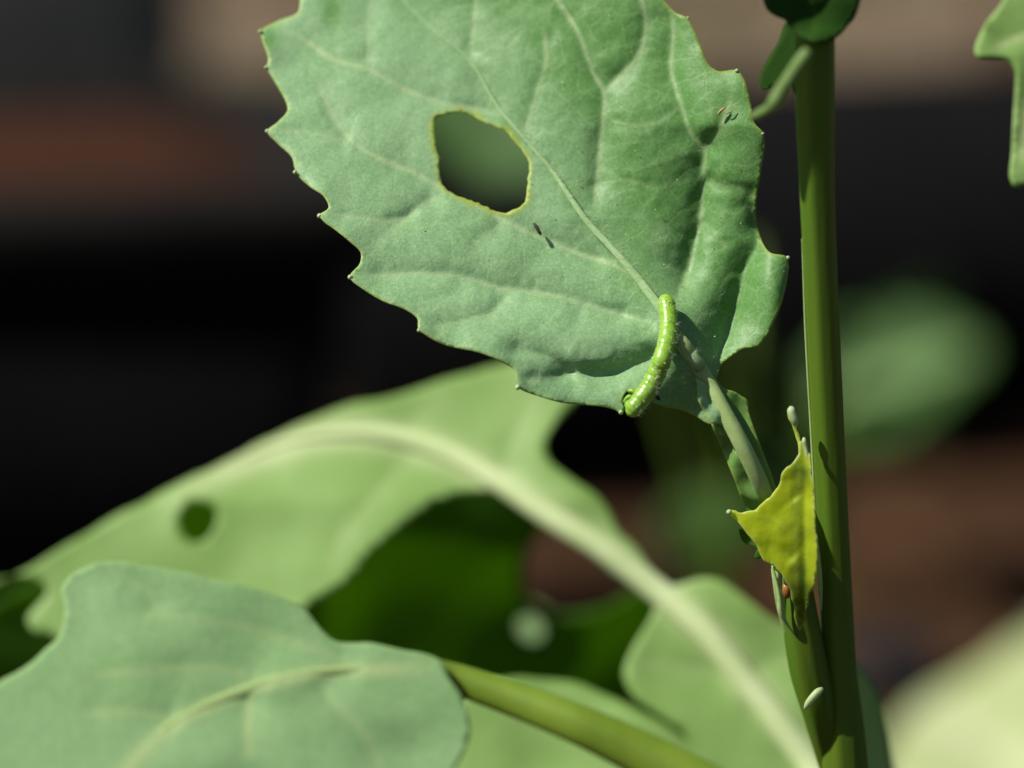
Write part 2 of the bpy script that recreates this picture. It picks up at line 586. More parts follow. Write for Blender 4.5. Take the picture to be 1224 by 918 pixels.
# ------------------------------------------------------------------ the setting: ground
def ground():
    xs = np.concatenate([[-300, -60, -15, -5, -2.5], np.linspace(-1.2, 1.2, 110), [2.5, 5, 15, 60, 300]])
    ys = np.concatenate([[-300, -60, -15, -4, -1], np.linspace(-0.2, 3.2, 150), [4, 6, 15, 60, 300]])
    X, Y = np.meshgrid(xs, ys)
    fade = np.clip((1.4 - np.abs(X)) * 3, 0, 1) * np.clip((3.6 - Y) * 2, 0, 1) * np.clip((Y + 0.5) * 3, 0, 1)
    Z = fade * (0.010 * vnoise(X * 7 + 9, Y * 7 + 4, 5) + 0.006 * vnoise(X * 19, Y * 19, 6) + 0.003 * vnoise(X * 43, Y * 43, 8)) - 0.006
    verts = np.stack([X.ravel(), Y.ravel(), Z.ravel()], 1)
    nx = len(xs)
    faces = [(j * nx + i, j * nx + i + 1, (j + 1) * nx + i + 1, (j + 1) * nx + i)
             for j in range(len(ys) - 1) for i in range(nx - 1)]
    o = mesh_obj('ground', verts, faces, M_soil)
    o['kind'] = 'structure'
    o['label'] = 'brown garden soil, darkened nearby for shade, pale and dry in the distance'


ground()


def clods():
    ico = [Vector(v) for v in ((0, 0, 1), (0.9, 0, 0.45), (0.28, 0.85, 0.45), (-0.72, 0.53, 0.45), (-0.72, -0.53, 0.45), (0.28, -0.85, 0.45),
                               (0.72, 0.53, -0.45), (-0.28, 0.85, -0.45), (-0.9, 0, -0.45), (-0.28, -0.85, -0.45), (0.72, -0.53, -0.45), (0, 0, -1))]
    fc = [(0, 1, 2), (0, 2, 3), (0, 3, 4), (0, 4, 5), (0, 5, 1), (1, 6, 2), (2, 6, 7), (2, 7, 3), (3, 7, 8), (3, 8, 4), (4, 8, 9),
          (4, 9, 5), (5, 9, 10), (5, 10, 1), (1, 10, 6), (11, 7, 6), (11, 8, 7), (11, 9, 8), (11, 10, 9), (11, 6, 10)]
    verts, faces = [], []
    for i in range(900):
        x = random.uniform(-0.7, 0.7); y = random.uniform(0.45, 2.6)
        r = random.choice((0.004, 0.006, 0.009, 0.014)) * random.uniform(0.7, 1.2)
        b = len(verts)
        for v in ico:
            k = random.uniform(0.75, 1.15)
            verts.append((x + v.x * r * k, y + v.y * r * k, -0.002 + r * 0.3 + v.z * r * k * 0.75))
        faces += [tuple(b + q for q in f) for f in fc]
    o = mesh_obj('soil_clods', verts, faces, M_clod, smooth=False)
    o['kind'] = 'stuff'


clods()

# black pipe lying across the background
def pipe():
    a = Vector((-0.075, 1.07, 0.068)); b = Vector((0.92, 1.38, 0.068))
    n = 48; R = 0.069; r = 0.063
    t = (b - a).normalized(); s = t.cross(Vector((0, 0, 1))).normalized(); u = s.cross(t)
    root = thing('plastic_pipe', 'fat black plastic pipe lying on the soil across the background', 'pipe', (a + b) / 2)
    verts, faces = [], []
    for p, rad in ((a, r), (a, R), (b, R), (b, r)):
        for k in range(n):
            an = 2 * math.pi * k / n
            verts.append(p + s * (rad * math.cos(an)) + u * (rad * math.sin(an)))
    for i in range(4):
        for k in range(n):
            k2 = (k + 1) % n; j = (i + 1) % 4
            faces.append((i * n + k, i * n + k2, j * n + k2, j * n + k))
    mesh_obj('tube_wall', verts, faces, M_pipe, root)
    return root


pipe()


def planter():
    # a long black tub: outer wall, wide lip, soil inside; turned a little away from the sun
    loc = Vector((-0.268, 0.785, -0.004)); rz = math.radians(13)
    L2, W2, H = 0.222, 0.088, 0.174
    root = thing('planter_tub', 'long black plastic planter tub standing in the background beside the pipe', 'planter', loc)
    R = Matrix.Rotation(rz, 3, 'Z')

    def ring(l, w_, z, rad=0.02, n=6):
        out = []
        for cx, cy, a0 in ((1, 1, 0), (-1, 1, 90), (-1, -1, 180), (1, -1, 270)):
            for k in range(n + 1):
                a = math.radians(a0 + 90 * k / n)
                out.append(R @ Vector((cx * (l - rad) + rad * math.cos(a), cy * (w_ - rad) + rad * math.sin(a), z)) + loc)
        return out

    def loft(rings, close_top=False, close_bottom=False):
        v = [p for r_ in rings for p in r_]; n = len(rings[0]); f = []
        for i in range(len(rings) - 1):
            for k in range(n):
                k2 = (k + 1) % n
                f.append((i * n + k, i * n + k2, (i + 1) * n + k2, (i + 1) * n + k))
        if close_bottom: f.append(tuple(reversed(range(n))))
        if close_top: f.append(tuple((len(rings) - 1) * n + k for k in range(n)))
        return v, f
    v, f = loft([ring(L2 - 0.02, W2 - 0.02, 0), ring(L2 - 0.004, W2 - 0.004, H - 0.02), ring(L2 - 0.008, W2 - 0.008, H - 0.02), ring(L2 - 0.024, W2 - 0.024, 0.006)], True, True)
    mesh_obj('tub_wall', v, f, M_pipe, root)
    v, f = loft([ring(L2 - 0.003, W2 - 0.003, H - 0.022), ring(L2 + 0.006, W2 + 0.006, H - 0.020), ring(L2 + 0.007, W2 + 0.007, H - 0.003), ring(L2 + 0.003, W2 + 0.003, H), ring(L2 - 0.016, W2 - 0.016, H), ring(L2 - 0.018, W2 - 0.018, H - 0.012)])
    mesh_obj('rim', v, f, M_rim, root)
    v, f = loft([ring(L2 - 0.0085, W2 - 0.0085, H - 0.03), ring(L2 - 0.018, W2 - 0.018, H - 0.010), ring(L2 - 0.04, W2 - 0.04, H - 0.002)], True, True)
    mesh_obj('soil_fill', v, f, M_rust, root, smooth=False)


planter()


def rough_block(name, label, cat, loc, size, rz, mat, seed):
    root = thing(name, label, cat, loc)
    nx, ny, nz = [max(2, int(round(s / 0.03))) for s in size]
    verts, faces, idx = [], [], {}
    rs = random.Random(seed)

    def vid(i, j, k):
        key = (i, j, k)
        if key not in idx:
            p = Vector(((i / nx - 0.5) * size[0], (j / ny - 0.5) * size[1], k / nz * size[2]))
            edge = (i in (0, nx)) + (j in (0, ny)) + (k in (0, nz))
            c = Vector((0, 0, size[2] / 2))
            p = c + (p - c) * (1 - 0.012 * (edge - 1) * 3) + Vector([rs.uniform(-1, 1) * 0.0022 for _ in range(3)])
            p.rotate(Matrix.Rotation(rz, 3, 'Z'))
            idx[key] = len(verts); verts.append(p + Vector(loc))
        return idx[key]
    for i in range(nx):
        for j in range(ny):
            faces.append((vid(i, j, nz), vid(i + 1, j, nz), vid(i + 1, j + 1, nz), vid(i, j + 1, nz)))
            faces.append((vid(i, j, 0), vid(i, j + 1, 0), vid(i + 1, j + 1, 0), vid(i + 1, j, 0)))
    for i in range(nx):
        for k in range(nz):
            faces.append((vid(i, 0, k), vid(i + 1, 0, k), vid(i + 1, 0, k + 1), vid(i, 0, k + 1)))
            faces.append((vid(i, ny, k), vid(i, ny, k + 1), vid(i + 1, ny, k + 1), vid(i + 1, ny, k)))
    for j in range(ny):
        for k in range(nz):
            faces.append((vid(0, j, k), vid(0, j, k + 1), vid(0, j + 1, k + 1), vid(0, j + 1, k)))
            faces.append((vid(nx, j, k), vid(nx, j + 1, k), vid(nx, j + 1, k + 1), vid(nx, j, k + 1)))
    mesh_obj('block_body', verts, faces, mat, root)
    return root


rough_block('stone_block', 'dark grey stone block behind the black planter tub', 'block', (-0.42, 1.80, -0.006), (0.46, 0.2, 0.15), math.radians(4), M_block, 4)


def stone(loc, r, label):
    root = thing('stone', label, 'stone', loc)
    verts, faces = [], []
    nu, nv = 18, 10
    for j in range(nv + 1):
        for i in range(nu):
            th = math.pi * j / nv; ph = 2 * math.pi * i / nu
            k = 1 + 0.14 * math.sin(2 * ph + 1) * math.sin(th) + 0.08 * math.cos(3 * ph + 2 * th)
            verts.append(Vector((r[0] * k * math.sin(th) * math.cos(ph), r[1] * k * math.sin(th) * math.sin(ph), r[2] * (0.75 + k * math.cos(th)))) + Vector(loc))
    for j in range(nv):
        for i in range(nu):
            a = j * nu + i; b = j * nu + (i + 1) % nu
            faces.append((a, a + nu, b + nu, b))
    mesh_obj('stone_body', verts, faces, M_stone, root)


gp = lambda px, py: (lambda v: CAM + v * (-CAM.z / v.z))(P(px, py, 300) - CAM)     # where a line of sight meets the ground
g = gp(1052, 815)
stone((g.x, g.y, -0.006), (0.019, 0.014, 0.012), 'dark stone on the soil beside the plant stem')

# ------------------------------------------------------------------ the mustard plant in focus
def stem_d(y):
    return 299 + (y - 459) * 0.0215


def at_ground(px, py, d):
    p = P(px, py, d)
    return Vector((p.x, p.y, 0))


base = P(1012, 960, stem_d(960))
plant = thing('mustard_plant', 'young mustard plant in focus with upright stem and one toothed holed leaf', 'plant', (base.x + 0.004, base.y + 0.004, -0.004))

stem_px = [(974, -90, 22.5), (974, 0, 23), (973.5, 112, 23.5), (976, 225, 21), (980, 320, 20), (985.5, 440, 19.6), (993.5, 600, 19), (1000, 740, 19.5), (1003, 800, 20), (1007, 870, 25), (1010, 930, 28)]
sp = px_path([(x, y, stem_d(y), r) for x, y, r in stem_px], 14)
p0, r0 = sp[-1]
for k in range(1, 9):
    t = k / 8
    sp.append((p0.lerp(Vector((plant.location.x, plant.location.y, -0.006)), t), r0 * (1 + 0.25 * t)))
top = sp[0][0]
pre = [(top + Vector((-0.002, 0.001, 0.05)), 0.0013), (top + Vector((-0.001, 0.0, 0.025)), 0.0016)]
stem = tube('stem', pre + sp, M_stem, plant, 28, ridges=7, ridge_amp=0.035)

# pale tube imitating the sunlit rim along the left of the stem
tube('stem_rim_light', px_path([(958.2, 285, stem_d(285) - 0.1, 0.3), (960.2, 325, stem_d(325) - 0.2, 1.1), (962.5, 380, stem_d(380) - 0.2, 1.7), (965.4, 440, stem_d(440) - 0.2, 1.7), (970, 520, stem_d(520) - 0.2, 1.8), (974, 600, stem_d(600) - 0.2, 1.6), (978, 670, stem_d(670) - 0.2, 1.2)], 8), M_mid, plant, 10)
# side branch merging with the stem
tube('side_shoot', px_path([(950, 640, 304.5, 9), (953, 690, 306, 15), (957, 740, 307.5, 20), (967, 800, 309, 22), (980, 850, 310.5, 20), (994, 910, 314, 16), (1004, 960, 319, 10)], 8, -4.0), M_stem, plant, 22, ridges=6, ridge_amp=0.05)

# ---- main leaf
OUT = [(358.8, 0), (356, 14.7), (332, 25), (312, 37), (313, 47), (320.5, 70.6), (319, 81), (329.4, 100), (341, 120.6), (343.5, 132), (332, 145.6),
       (319.5, 157), (332, 172), (348.5, 188), (352, 201), (356, 210), (370.6, 223.5), (387, 235), (392.6, 248.5), (382, 257), (388, 266), (398, 273),
       (418, 289), (431, 302), (430, 315), (418.5, 329), (421, 336), (430, 343), (456.5, 359.4), (486, 371), (499, 381.5), (500, 393), (509.4, 401), (533, 413),
       (571, 421), (600.6, 433), (615, 443), (617, 456.5), (621, 464.5), (644.7, 474), (674, 482), (718, 486), (736, 490.5), (742, 494), (746.5, 489), (744.5, 482), (745, 475), (749, 468.5),
       (756, 466), (763, 470), (768, 475), (775, 479), (788, 484), (795.7, 487), (814, 490), (832, 498), (850, 507), (852, 480), (846, 455), (856, 452), (862, 436), (875.5, 425), (890, 416.5), (906.7, 414), (926.5, 382), (939, 345), (942.5, 312), (939, 306),
       (921, 302), (912, 291), (905, 268), (904, 244), (909.7, 206), (914, 176.5), (912.6, 159), (902, 147), (896.5, 118), (888, 92), (880, 84), (858, 85), (846.5, 76.5), (832, 41), (821, 21), (808, 15.5), (793.5, 0),
       (775, -25), (748, -55), (735, -62), (700, -95), (650, -125), (600, -140), (540, -152), (480, -165), (430, -160), (392, -140), (380, -120), (372, -92), (352, -70), (350, -60), (363, -30)]
HOLE_J = 0.9
HOLE = [(521, 142), (530, 137.5), (545, 134.5), (562, 137), (578, 146), (592, 151.5), (606, 158), (614, 167.5), (624, 180), (631, 191), (633, 200), (631, 214), (630, 228), (627.5, 241),
        (618, 249), (605, 254), (590, 251.5), (575, 244), (560, 239), (543, 232), (532, 224), (526, 213), (525.5, 200), (525.5, 189), (521.5, 178), (520, 160)]
MID = [(405, -130), (440, -52), (482, 0), (517.6, 35), (562, 73.5), (597, 130), (626.5, 165), (659, 203), (702.6, 265.7), (736.6, 302.5), (765, 336.5), (790, 370), (815, 410), (838, 440)]
VEINS = [
    # points from the midrib outwards: half width px, valley mm, reach px, colour
    ([(602, 140), (570, 131), (544, 126), (512, 118), (476, 103), (438, 82), (397, 70.6), (359, 44), (335, 36)], 2.4, 0.40, 17, 0.35),
    ([(765, 338), (736, 318), (698, 305), (659, 290), (624, 274), (603, 264), (590, 256), (532, 226.5), (494, 206), (465, 194), (426, 173.5), (400, 141), (379, 97), (372, 80)], 2.4, 0.72, (17, 22), 0.38),
    ([(790, 387), (760, 381), (731, 373), (677, 356.5), (639, 349), (600, 345), (556, 331.5), (506, 327), (460, 329), (409, 330)], 2.2, 0.95, (15, 22), 0.30),
    ([(612, 349), (600, 362), (586, 374), (556, 383), (524, 390), (505, 394)], 2.0, 0.38, 12, 0.22),
    ([(533, 231.5), (503, 245), (483, 261), (433, 261), (392, 256)], 2.2, 0.36, 13, 0.3),
    ([(800, 408), (776, 428), (753, 436), (722, 446), (700, 446.5), (675, 441), (662, 430), (645, 424), (615, 418), (590, 412)], 2.0, 1.4, 20, 0.12),
    ([(690, 444), (668, 450), (645, 452), (622, 458)], 2.0, 0.35, 10, 0.25),
    ([(502, 246), (470, 275), (440, 296), (425, 320)], 1.8, 0.18, 12, 0.18),
    ([(603, 264), (590, 275), (560, 297)], 1.8, 0.20, 12, 0.18),
    ([(420, 173), (380, 160), (330, 157)], 1.8, 0.20, 12, 0.22),
    ([(709.7, 260), (715.6, 191), (721.5, 132), (721.5, 109), (708, 85), (690.6, 38), (667, 0), (650, -40)], 2.3, 0.65, 19, 0.35),
    ([(721.5, 111), (743.5, 88), (764, 65), (771.5, 32), (767, 0), (755, -30)], 2.2, 0.40, 14, 0.35),
    ([(803, 372), (813, 348), (827, 308), (836, 263), (839, 244), (840.6, 206), (842, 179), (826, 159), (814, 123.5), (802, 82), (805, 40), (800, 0), (795, -30)], 2.3, 1.5, (36, 16), 0.25),
    ([(842, 180), (852, 168), (864, 144), (876, 110)], 2.0, 0.35, 12, 0.25),
    ([(628, 166), (629, 156), (646, 97), (653, 73.5), (650, 30)], 2.0, 0.22, 14, 0.25),
    ([(562, 74), (566, 40), (567.6, 9), (575, -30)], 2.0, 0.25, 14, 0.28),
    ([(438, 82), (442, 50), (441, 15), (450, -20)], 1.8, 0.18, 12, 0.22),
    ([(841, 210), (862, 222), (890, 226), (905, 240)], 1.8, 0.5, 12, 0.1),
    ([(850, 452), (862, 420), (880, 362), (891, 322), (906, 290), (902, 262), (898, 235), (896, 215)], 2.0, 1.9, (28, 14), 0.05),
    ([(836, 262), (852, 275), (870, 300)], 1.8, 0.25, 12, 0.12),
    ([(494, 206), (486, 185), (490, 150), (505, 120)], 1.6, 0.12, 11, 0.15),
    ([(659, 290), (640, 315), (632, 345)], 1.6, 0.14, 11, 0.12),
    ([(720, 140), (760, 150), (790, 145), (815, 125)], 1.6, 0.16, 11, 0.15),
    ([(716, 195), (745, 215), (790, 222), (836, 215)], 1.6, 0.15, 12, 0.1),
    ([(556, 332), (545, 350), (520, 358), (490, 366)], 1.6, 0.16, 10, 0.14),
    ([(700, 362), (690, 385), (672, 405)], 1.6, 0.2, 11, 0.1),
]
mid_line = catmull(MID, 8)


def main_depth(V, do=None, dh=None):
    x, y = V[:, 0], V[:, 1]
    d, t, sd = seg_dist(V, mid_line)
    toward = 0.030 * (np.minimum(y, 430) - 380) + 0.004 * (x - 600)
    fold = np.where(sd > 0, 0.20, 0.30) * 0.0817 * np.sqrt(d * d + 60)
    toward = toward + fold
    toward -= np.where(sd < 0, 0.00017 * d * np.clip(y - 150, 0, 400), 0)
    # lower left edge rolls back a little, upper left too
    toward -= 0.9 * np.exp(-((x - 330) / 60.0) ** 2) * np.clip((250 - y) / 200, 0, 1)
    toward += 0.30 * vnoise(x / 75.0, y / 65.0, 11) + 0.08 * vnoise(x / 26.0, y / 24.0, 12) + 0.03 * vnoise(x / 10.0, y / 10.0, 13)
    if do is not None:
        # margin waves between the teeth
        toward += 0.35 * np.exp(-do / 14.0) * vnoise(x / 30.0, y / 30.0, 14)
        toward -= 0.10 * np.exp(-(do / 5.0) ** 2)
        # the low shaded lobe behind the petiole turns away
    low = np.clip((y - 430) / 60, 0, 1) * np.clip((x - 770) / 40, 0, 1)
    toward -= 3.2 * low
    # lobe on the far side of the crease stands up to the viewer
    toward += 1.2 * np.exp(-((x - 925) / 22.0) ** 2 - ((y - 350) / 60.0) ** 2)
    return 300.2 - toward


def mid_side(V):
    d, t, sd = seg_dist(V, mid_line)
    return np.clip(0.30 + np.where(sd < 0, d, -d) / 110.0 + 0.25 * vnoise(V[:, 0] / 40.0, V[:, 1] / 40.0, 19) + 0.15 * np.clip((V[:, 1] - 100) / 250.0, 0, 1), 0, 1)  # right half greener; its shade is partly put into this mask


def main_green(V, do):
    x, y = V[:, 0], V[:, 1]
    g = 0.9 * np.exp(-((x - 838) / 26.0) ** 2 - ((y - 66) / 45.0) ** 2)
    g = np.maximum(g, 0.9 * np.exp(-((x - 395) / 14.0) ** 2 - ((y - 14) / 26.0) ** 2))
    g = np.maximum(g, 0.9 * np.exp(-((x - 318) / 12.0) ** 2 - ((y - 48) / 18.0) ** 2))
    g = np.maximum(g, 0.85 * mid_side(V))
    return g


HOLE = [(x + random.uniform(-1, 1) * HOLE_J, y + random.uniform(-1, 1) * HOLE_J) for x, y in catmull(HOLE, 4.5, True)]
leaf = traced_blade('leaf', OUT, [HOLE], main_depth, VEINS, M_leaf, plant, spacing=3.6, step=3.2, thick=0.28, edge_px=2.6, green_fn=main_green,
                    label='toothed grey-green leaf with one large yellow-rimmed hole')

dm = lambda x, y: float(main_depth(np.array([[x, y]], float))[0])
midp = []
for i in range(0, len(mid_line), 2):
    x, y = mid_line[i]
    f = i / (len(mid_line) - 1)
    midp.append((x, y, dm(x, y) + 0.08 - 0.15 * f, 0.8 + 7 * f ** 2.3))
tube('midrib', px_path(midp, 6), M_mrib, leaf, 14, flat=0.5)
pet = [(800, 388, dm(800, 388) - 0.1, 5), (815, 410, dm(815, 410) - 0.6, 8.5), (838, 444, 298.5, 9), (862, 486, 297.8, 9.5), (888, 535, 297.6, 10), (910, 582, 298.8, 10), (920, 610, 300.8, 9.5), (926, 650, 302.5, 8), (930, 690, 302, 7.5), (936, 730, 303, 7), (950, 770, 304.5, 7)]
tube('petiole', px_path(pet, 6), M_mid, leaf, 18, flat=0.75, ridges=5, ridge_amp=0.04)


def lin_depth(pts):
    pts = np.array(pts, float)

    def f(V, do, dh):
        w_ = 1.0 / (((V[:, None, :] - pts[None, :, :2]) ** 2).sum(2) + 30.0) ** 1.5
        return (w_ * pts[None, :, 2]).sum(1) / w_.sum(1) + 0.12 * vnoise(V[:, 0] / 17.0, V[:, 1] / 17.0, 21)
    return f


traced_blade('petiole_wing', [(846, 452), (853, 448), (858, 455), (866, 464), (878, 468), (886, 473), (893, 478), (896, 495), (904, 519), (915, 548), (926, 578), (931, 604), (922, 604), (905, 568), (880, 516), (862, 480)], [],
             lin_depth([(856, 455, 299), (893, 480, 299.2), (905, 520, 298.8), (926, 580, 299.8), (862, 480, 298.7), (905, 568, 299.2)]), [], M_wing, leaf, 3.5, 3, 0.22)
traced_blade('petiole_wing', [(831, 452), (833, 459), (834, 477), (841, 492), (851, 506), (863, 508), (872, 520), (866, 500), (852, 475), (840, 455)], [],
             lin_depth([(832, 456, 297.4), (834, 478, 296.6), (851, 506, 296.8), (866, 510, 297.5), (850, 472, 297.9)]), [], M_leaf, leaf, 3, 3, 0.22)
traced_blade('petiole_wing', [(850, 504), (862, 512), (868, 512), (885, 545), (905, 585), (914, 612), (918, 640), (905, 640), (890, 607), (877, 572), (862, 535)], [],
             lin_depth([(851, 506, 297.5), (868, 515, 297.8), (885, 545, 298), (905, 590, 298.8), (862, 540, 300), (890, 610, 300.5)]), [], M_wing, leaf, 3.5, 3, 0.22)

# tooth tips: pale glands
tips = [(312, 38, 2.6), (319, 81, 2.2), (320.5, 157, 2.8), (353.5, 206, 2.6), (383, 258, 3.2), (419.5, 331, 3.2), (502, 394, 3.0), (619, 462, 3.4), (742, 492, 3.0), (880, 85, 2.4), (911, 160, 2.2), (941, 308, 2.6), (822, 22, 1.8)]
for x, y, r in tips:
    ln_o = math.hypot(x - 640, y - 250)
    x += (x - 640) / ln_o * 0.9; y += (y - 250) / ln_o * 0.9
    d = dm(x, y) + 0.14
    p = P(x, y, d); rr = r * K / 612 * d * 0.001
    pts = [(p + RT * 0 + AX * (-rr + 2 * rr * k / 8), max(rr * math.sin(math.pi * (k + 0.15) / 8.3), rr * 0.05)) for k in range(9)]
    tube('tooth_tip', pts, M_stub, leaf, 10)

# fine hairs on the midrib
def hairs(name, spots, mat, parent, rmm=0.012):
    verts, faces = [], []
    for p, q in spots:
        t = (q - p); L_ = t.length
        if L_ < 1e-7:
            continue
        mid = (p + q) / 2 + Vector([random.uniform(-1, 1) for _ in range(3)]) * L_ * 0.12
        vv, ff = tube_geo([(p, rmm * 0.001), (mid, rmm * 0.0008), (q, rmm * 0.0003)], 3, base=len(verts))
        verts += vv; faces += ff
    o = mesh_obj(name, verts, faces, mat, parent)
    o['kind'] = 'stuff'
    return o


sp_ = []
for i in range(260):
    k = random.choice(range(len(mid_line) // 2, len(mid_line) - 2))
    x, y = mid_line[k] + np.random.uniform(-5, 5, 2)
    d = dm(x, y)
    p = P(x, y, d - 0.1)
    q = P(x + random.uniform(-9, 14), y + random.uniform(-12, 5), d - random.uniform(0.5, 1.2))
    sp_.append((p, q))
for i in range(300):
    x, y = random.uniform(400, 900), random.uniform(10, 470)
    if not in_poly(np.array([[x, y]]), np.array(OUT))[0] or in_poly(np.array([[x, y]]), np.array(HOLE))[0]:
        continue
    d = dm(x, y)
    sp_.append((P(x, y, d + 0.1), P(x + random.uniform(-6, 6), y + random.uniform(-8, 2), d - random.uniform(0.3, 0.8))))
hairs('fine_hairs', sp_, M_hair, leaf, 0.008)

# pale dust grains sticking to the blade
gv, gf = [], []
for i in range(70):
    x, y = random.gauss(760, 110), random.gauss(200, 110)
    q_ = np.array([[x, y]])
    if not in_poly(q_, np.array(OUT))[0] or in_poly(q_, np.array(HOLE))[0]:
        continue
    d = dm(x, y)
    rr = random.uniform(0.00003, 0.00008)
    p = P(x, y, d - 0.03)
    e_ = Vector([random.uniform(-1, 1) for _ in range(3)]).normalized() * rr
    vv, ff = tube_geo([(p - e_, rr * 0.3), (p - e_ * 0.4, rr * 0.9), (p + e_ * 0.5, rr * 0.8), (p + e_, rr * 0.2)], 5, base=len(gv))
    gv += vv; gf += ff
o = mesh_obj('dust_grains', gv, gf, M_hair, leaf)
o['kind'] = 'stuff'

# ---- young yellow leaf at the axil
YL = [(945.7, 487), (941.5, 490), (942, 497), (945, 506), (948, 514), (951, 524), (954, 534), (955, 542), (949, 552), (940, 558), (934, 566), (932, 575), (927, 586), (916, 597), (902, 609), (885, 612), (872, 609.5), (869, 612.5), (873, 616), (880, 622), (888.5, 633),
      (897, 643), (905, 652), (909, 663), (913, 670), (922, 674), (930, 682), (941, 698), (948, 722), (952, 748), (956, 754), (961, 744), (968, 715), (976, 684), (977, 652), (973.5, 607), (973, 585), (970, 560), (968, 545), (964, 535), (961, 527), (957, 528), (955, 520), (952, 512), (954.5, 506), (953, 499), (950.5, 490)]
YV = [([(952, 720), (950, 660), (951, 620), (955, 580), (956, 550)], 5, 0.12, 16, 0.4), ([(950, 640), (925, 622), (895, 615)], 2.5, 0.08, 9, 0.3), ([(951, 600), (940, 585), (936, 570)], 2, 0.2, 8, 0.3),
      ([(966, 700), (965, 640), (964, 590)], 2.5, 0.12, 9, 0.2), ([(950, 670), (930, 655), (915, 650)], 2, 0.2, 8, 0.2)]


def ydepth(V, do, dh):
    x, y = V[:, 0], V[:, 1]
    return 297.0 + (y - 600) * 0.006 + 6.0 * np.log1p(np.exp((y - 690) / 16.0)) * 0.12 + 1.1 * np.clip((945 - x) / 70, 0, 1) + 1.1 * np.clip((560 - y) / 40, 0, 1) - 0.9 * np.clip((x - 962) / 12, 0, 1) + 0.15 * vnoise(x / 17., y / 17., 31)


YL = [(x + random.uniform(-1, 1), y + random.uniform(-1, 1)) for x, y in catmull(YL, 6, True)]
yl = traced_blade('young_leaf', YL, [], ydepth, YV, M_yellow, plant, 3, 2.5, 0.22, edge_px=2.2,
                  green_fn=lambda V, do: 0.7 * np.exp(-((V[:, 0] - 958) / 10.) ** 2 - ((V[:, 1] - 570) / 16.) ** 2) + 0.42 * np.exp(-((V[:, 0] - 954) / 8.) ** 2) + 0.25 * vnoise(V[:, 0] / 12., V[:, 1] / 12., 37) + np.clip((V[:, 1] - 660 - 1.2 * np.abs(V[:, 0] - 957)) / 50, 0, 1),
                  label='small yellow-green young leaf in the axil of the stem')
tube('leaf_tip', px_path([(945.6, 486.5, 300.5, 2.6), (945.7, 489, 300.4, 4.6), (947, 495, 300.4, 4.8), (950, 503, 300.5, 4.6), (951.5, 508, 300.7, 3)], 2.5, -4.0), M_stub, yl, 12)
tube('leaf_tip', px_path([(868.5, 612, 302.1, 1.2), (870.5, 612, 302.0, 3.2), (874, 612.5, 301.9, 3)], 2, -4.0), M_stub, yl, 10)
tube('leaf_tip', px_path([(961, 523, 300.8, 1.3), (961, 526, 300.7, 2.6), (963, 534, 300.8, 2.5), (966, 548, 300.9, 2.0)], 2.5, -4.0), M_stub, yl, 10)
traced_blade('leaf_lobe', [(884, 632), (893, 637), (904, 648), (912, 662), (908, 668), (901, 667), (903, 660), (905, 655), (896, 652), (887, 646)], [],
             lin_depth([(884, 632, 300.8), (910, 662, 300), (890, 648, 301.3)]), [], M_dark, yl, 3, 3, 0.2)
# pale thin edge, bud, tooth
tube('shoot_edge', px_path([(923, 676, 304.4, 1.2), (928, 695, 304.6, 1.8), (932, 716, 304.9, 3), (933.5, 732, 305.2, 3.6), (940, 745, 305.6, 1.8), (950, 759, 306.2, 0.9)], 4, -4.0), M_mid, plant, 10)
bud = tube('bud', px_path([(938.5, 697, 303.9, 3), (939.5, 702, 303.7, 4.6), (940.5, 709, 303.8, 5), (940.5, 714, 304, 3)], 2.5, -4.0), M_bud, plant, 12, label='tiny orange bud at the base of the young leaf')
tube('bud_tip', px_path([(938.2, 684, 303.9, 0.8), (938.4, 690, 303.8, 2.6), (938.8, 698, 303.8, 3.3)], 2.5, -4.0), M_stub, bud, 10)
tube('stipule', px_path([(962, 848, 306, 1.5), (965, 842, 305.8, 3.6), (972, 833, 305.6, 4.4), (979, 826, 305.7, 4.2), (983, 823, 306, 2)], 3, -4.0), M_stub, plant, 12, label='pale stub low on the stem')
# second pale tube imitating rim light on the stem beside young leaf
tube('stem_rim_light', px_path([(976, 640, 303.6, 1.2), (978.5, 670, 303.7, 2.6), (980.5, 700, 304, 2.8), (981.5, 730, 304.6, 1.0)], 5, -4.0), M_mid, plant, 8)
# stub up at the top
tube('leaf_stub', px_path([(966, 60, 283, 6), (960, 70, 283, 8.5), (948, 88, 283.5, 8.5), (936, 106, 284, 9), (926, 124, 284.5, 9.5), (921, 129, 285, 7), (908, 136, 286, 6), (898, 140, 287, 4)], 5, -6.0), M_stubg, plant, 14, label='pale blurred leaf stub near the top of the stem')
# upper leaf base, its shade put into the dark colour
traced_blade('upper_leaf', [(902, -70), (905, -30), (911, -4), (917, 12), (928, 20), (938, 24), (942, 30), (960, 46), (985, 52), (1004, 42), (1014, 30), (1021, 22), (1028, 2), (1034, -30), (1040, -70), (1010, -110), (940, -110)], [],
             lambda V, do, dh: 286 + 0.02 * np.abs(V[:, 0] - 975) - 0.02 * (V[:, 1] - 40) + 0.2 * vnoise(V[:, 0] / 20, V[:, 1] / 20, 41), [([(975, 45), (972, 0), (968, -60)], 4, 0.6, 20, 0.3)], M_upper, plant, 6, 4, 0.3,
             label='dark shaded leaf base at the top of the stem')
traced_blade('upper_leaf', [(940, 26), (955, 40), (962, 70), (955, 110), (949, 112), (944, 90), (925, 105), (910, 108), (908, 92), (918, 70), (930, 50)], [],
             lambda V, do, dh: 291 + 0.03 * (950 - V[:, 0]), [], M_upper, plant, 6, 4, 0.3, label='dark shaded wing left of the upper stem')

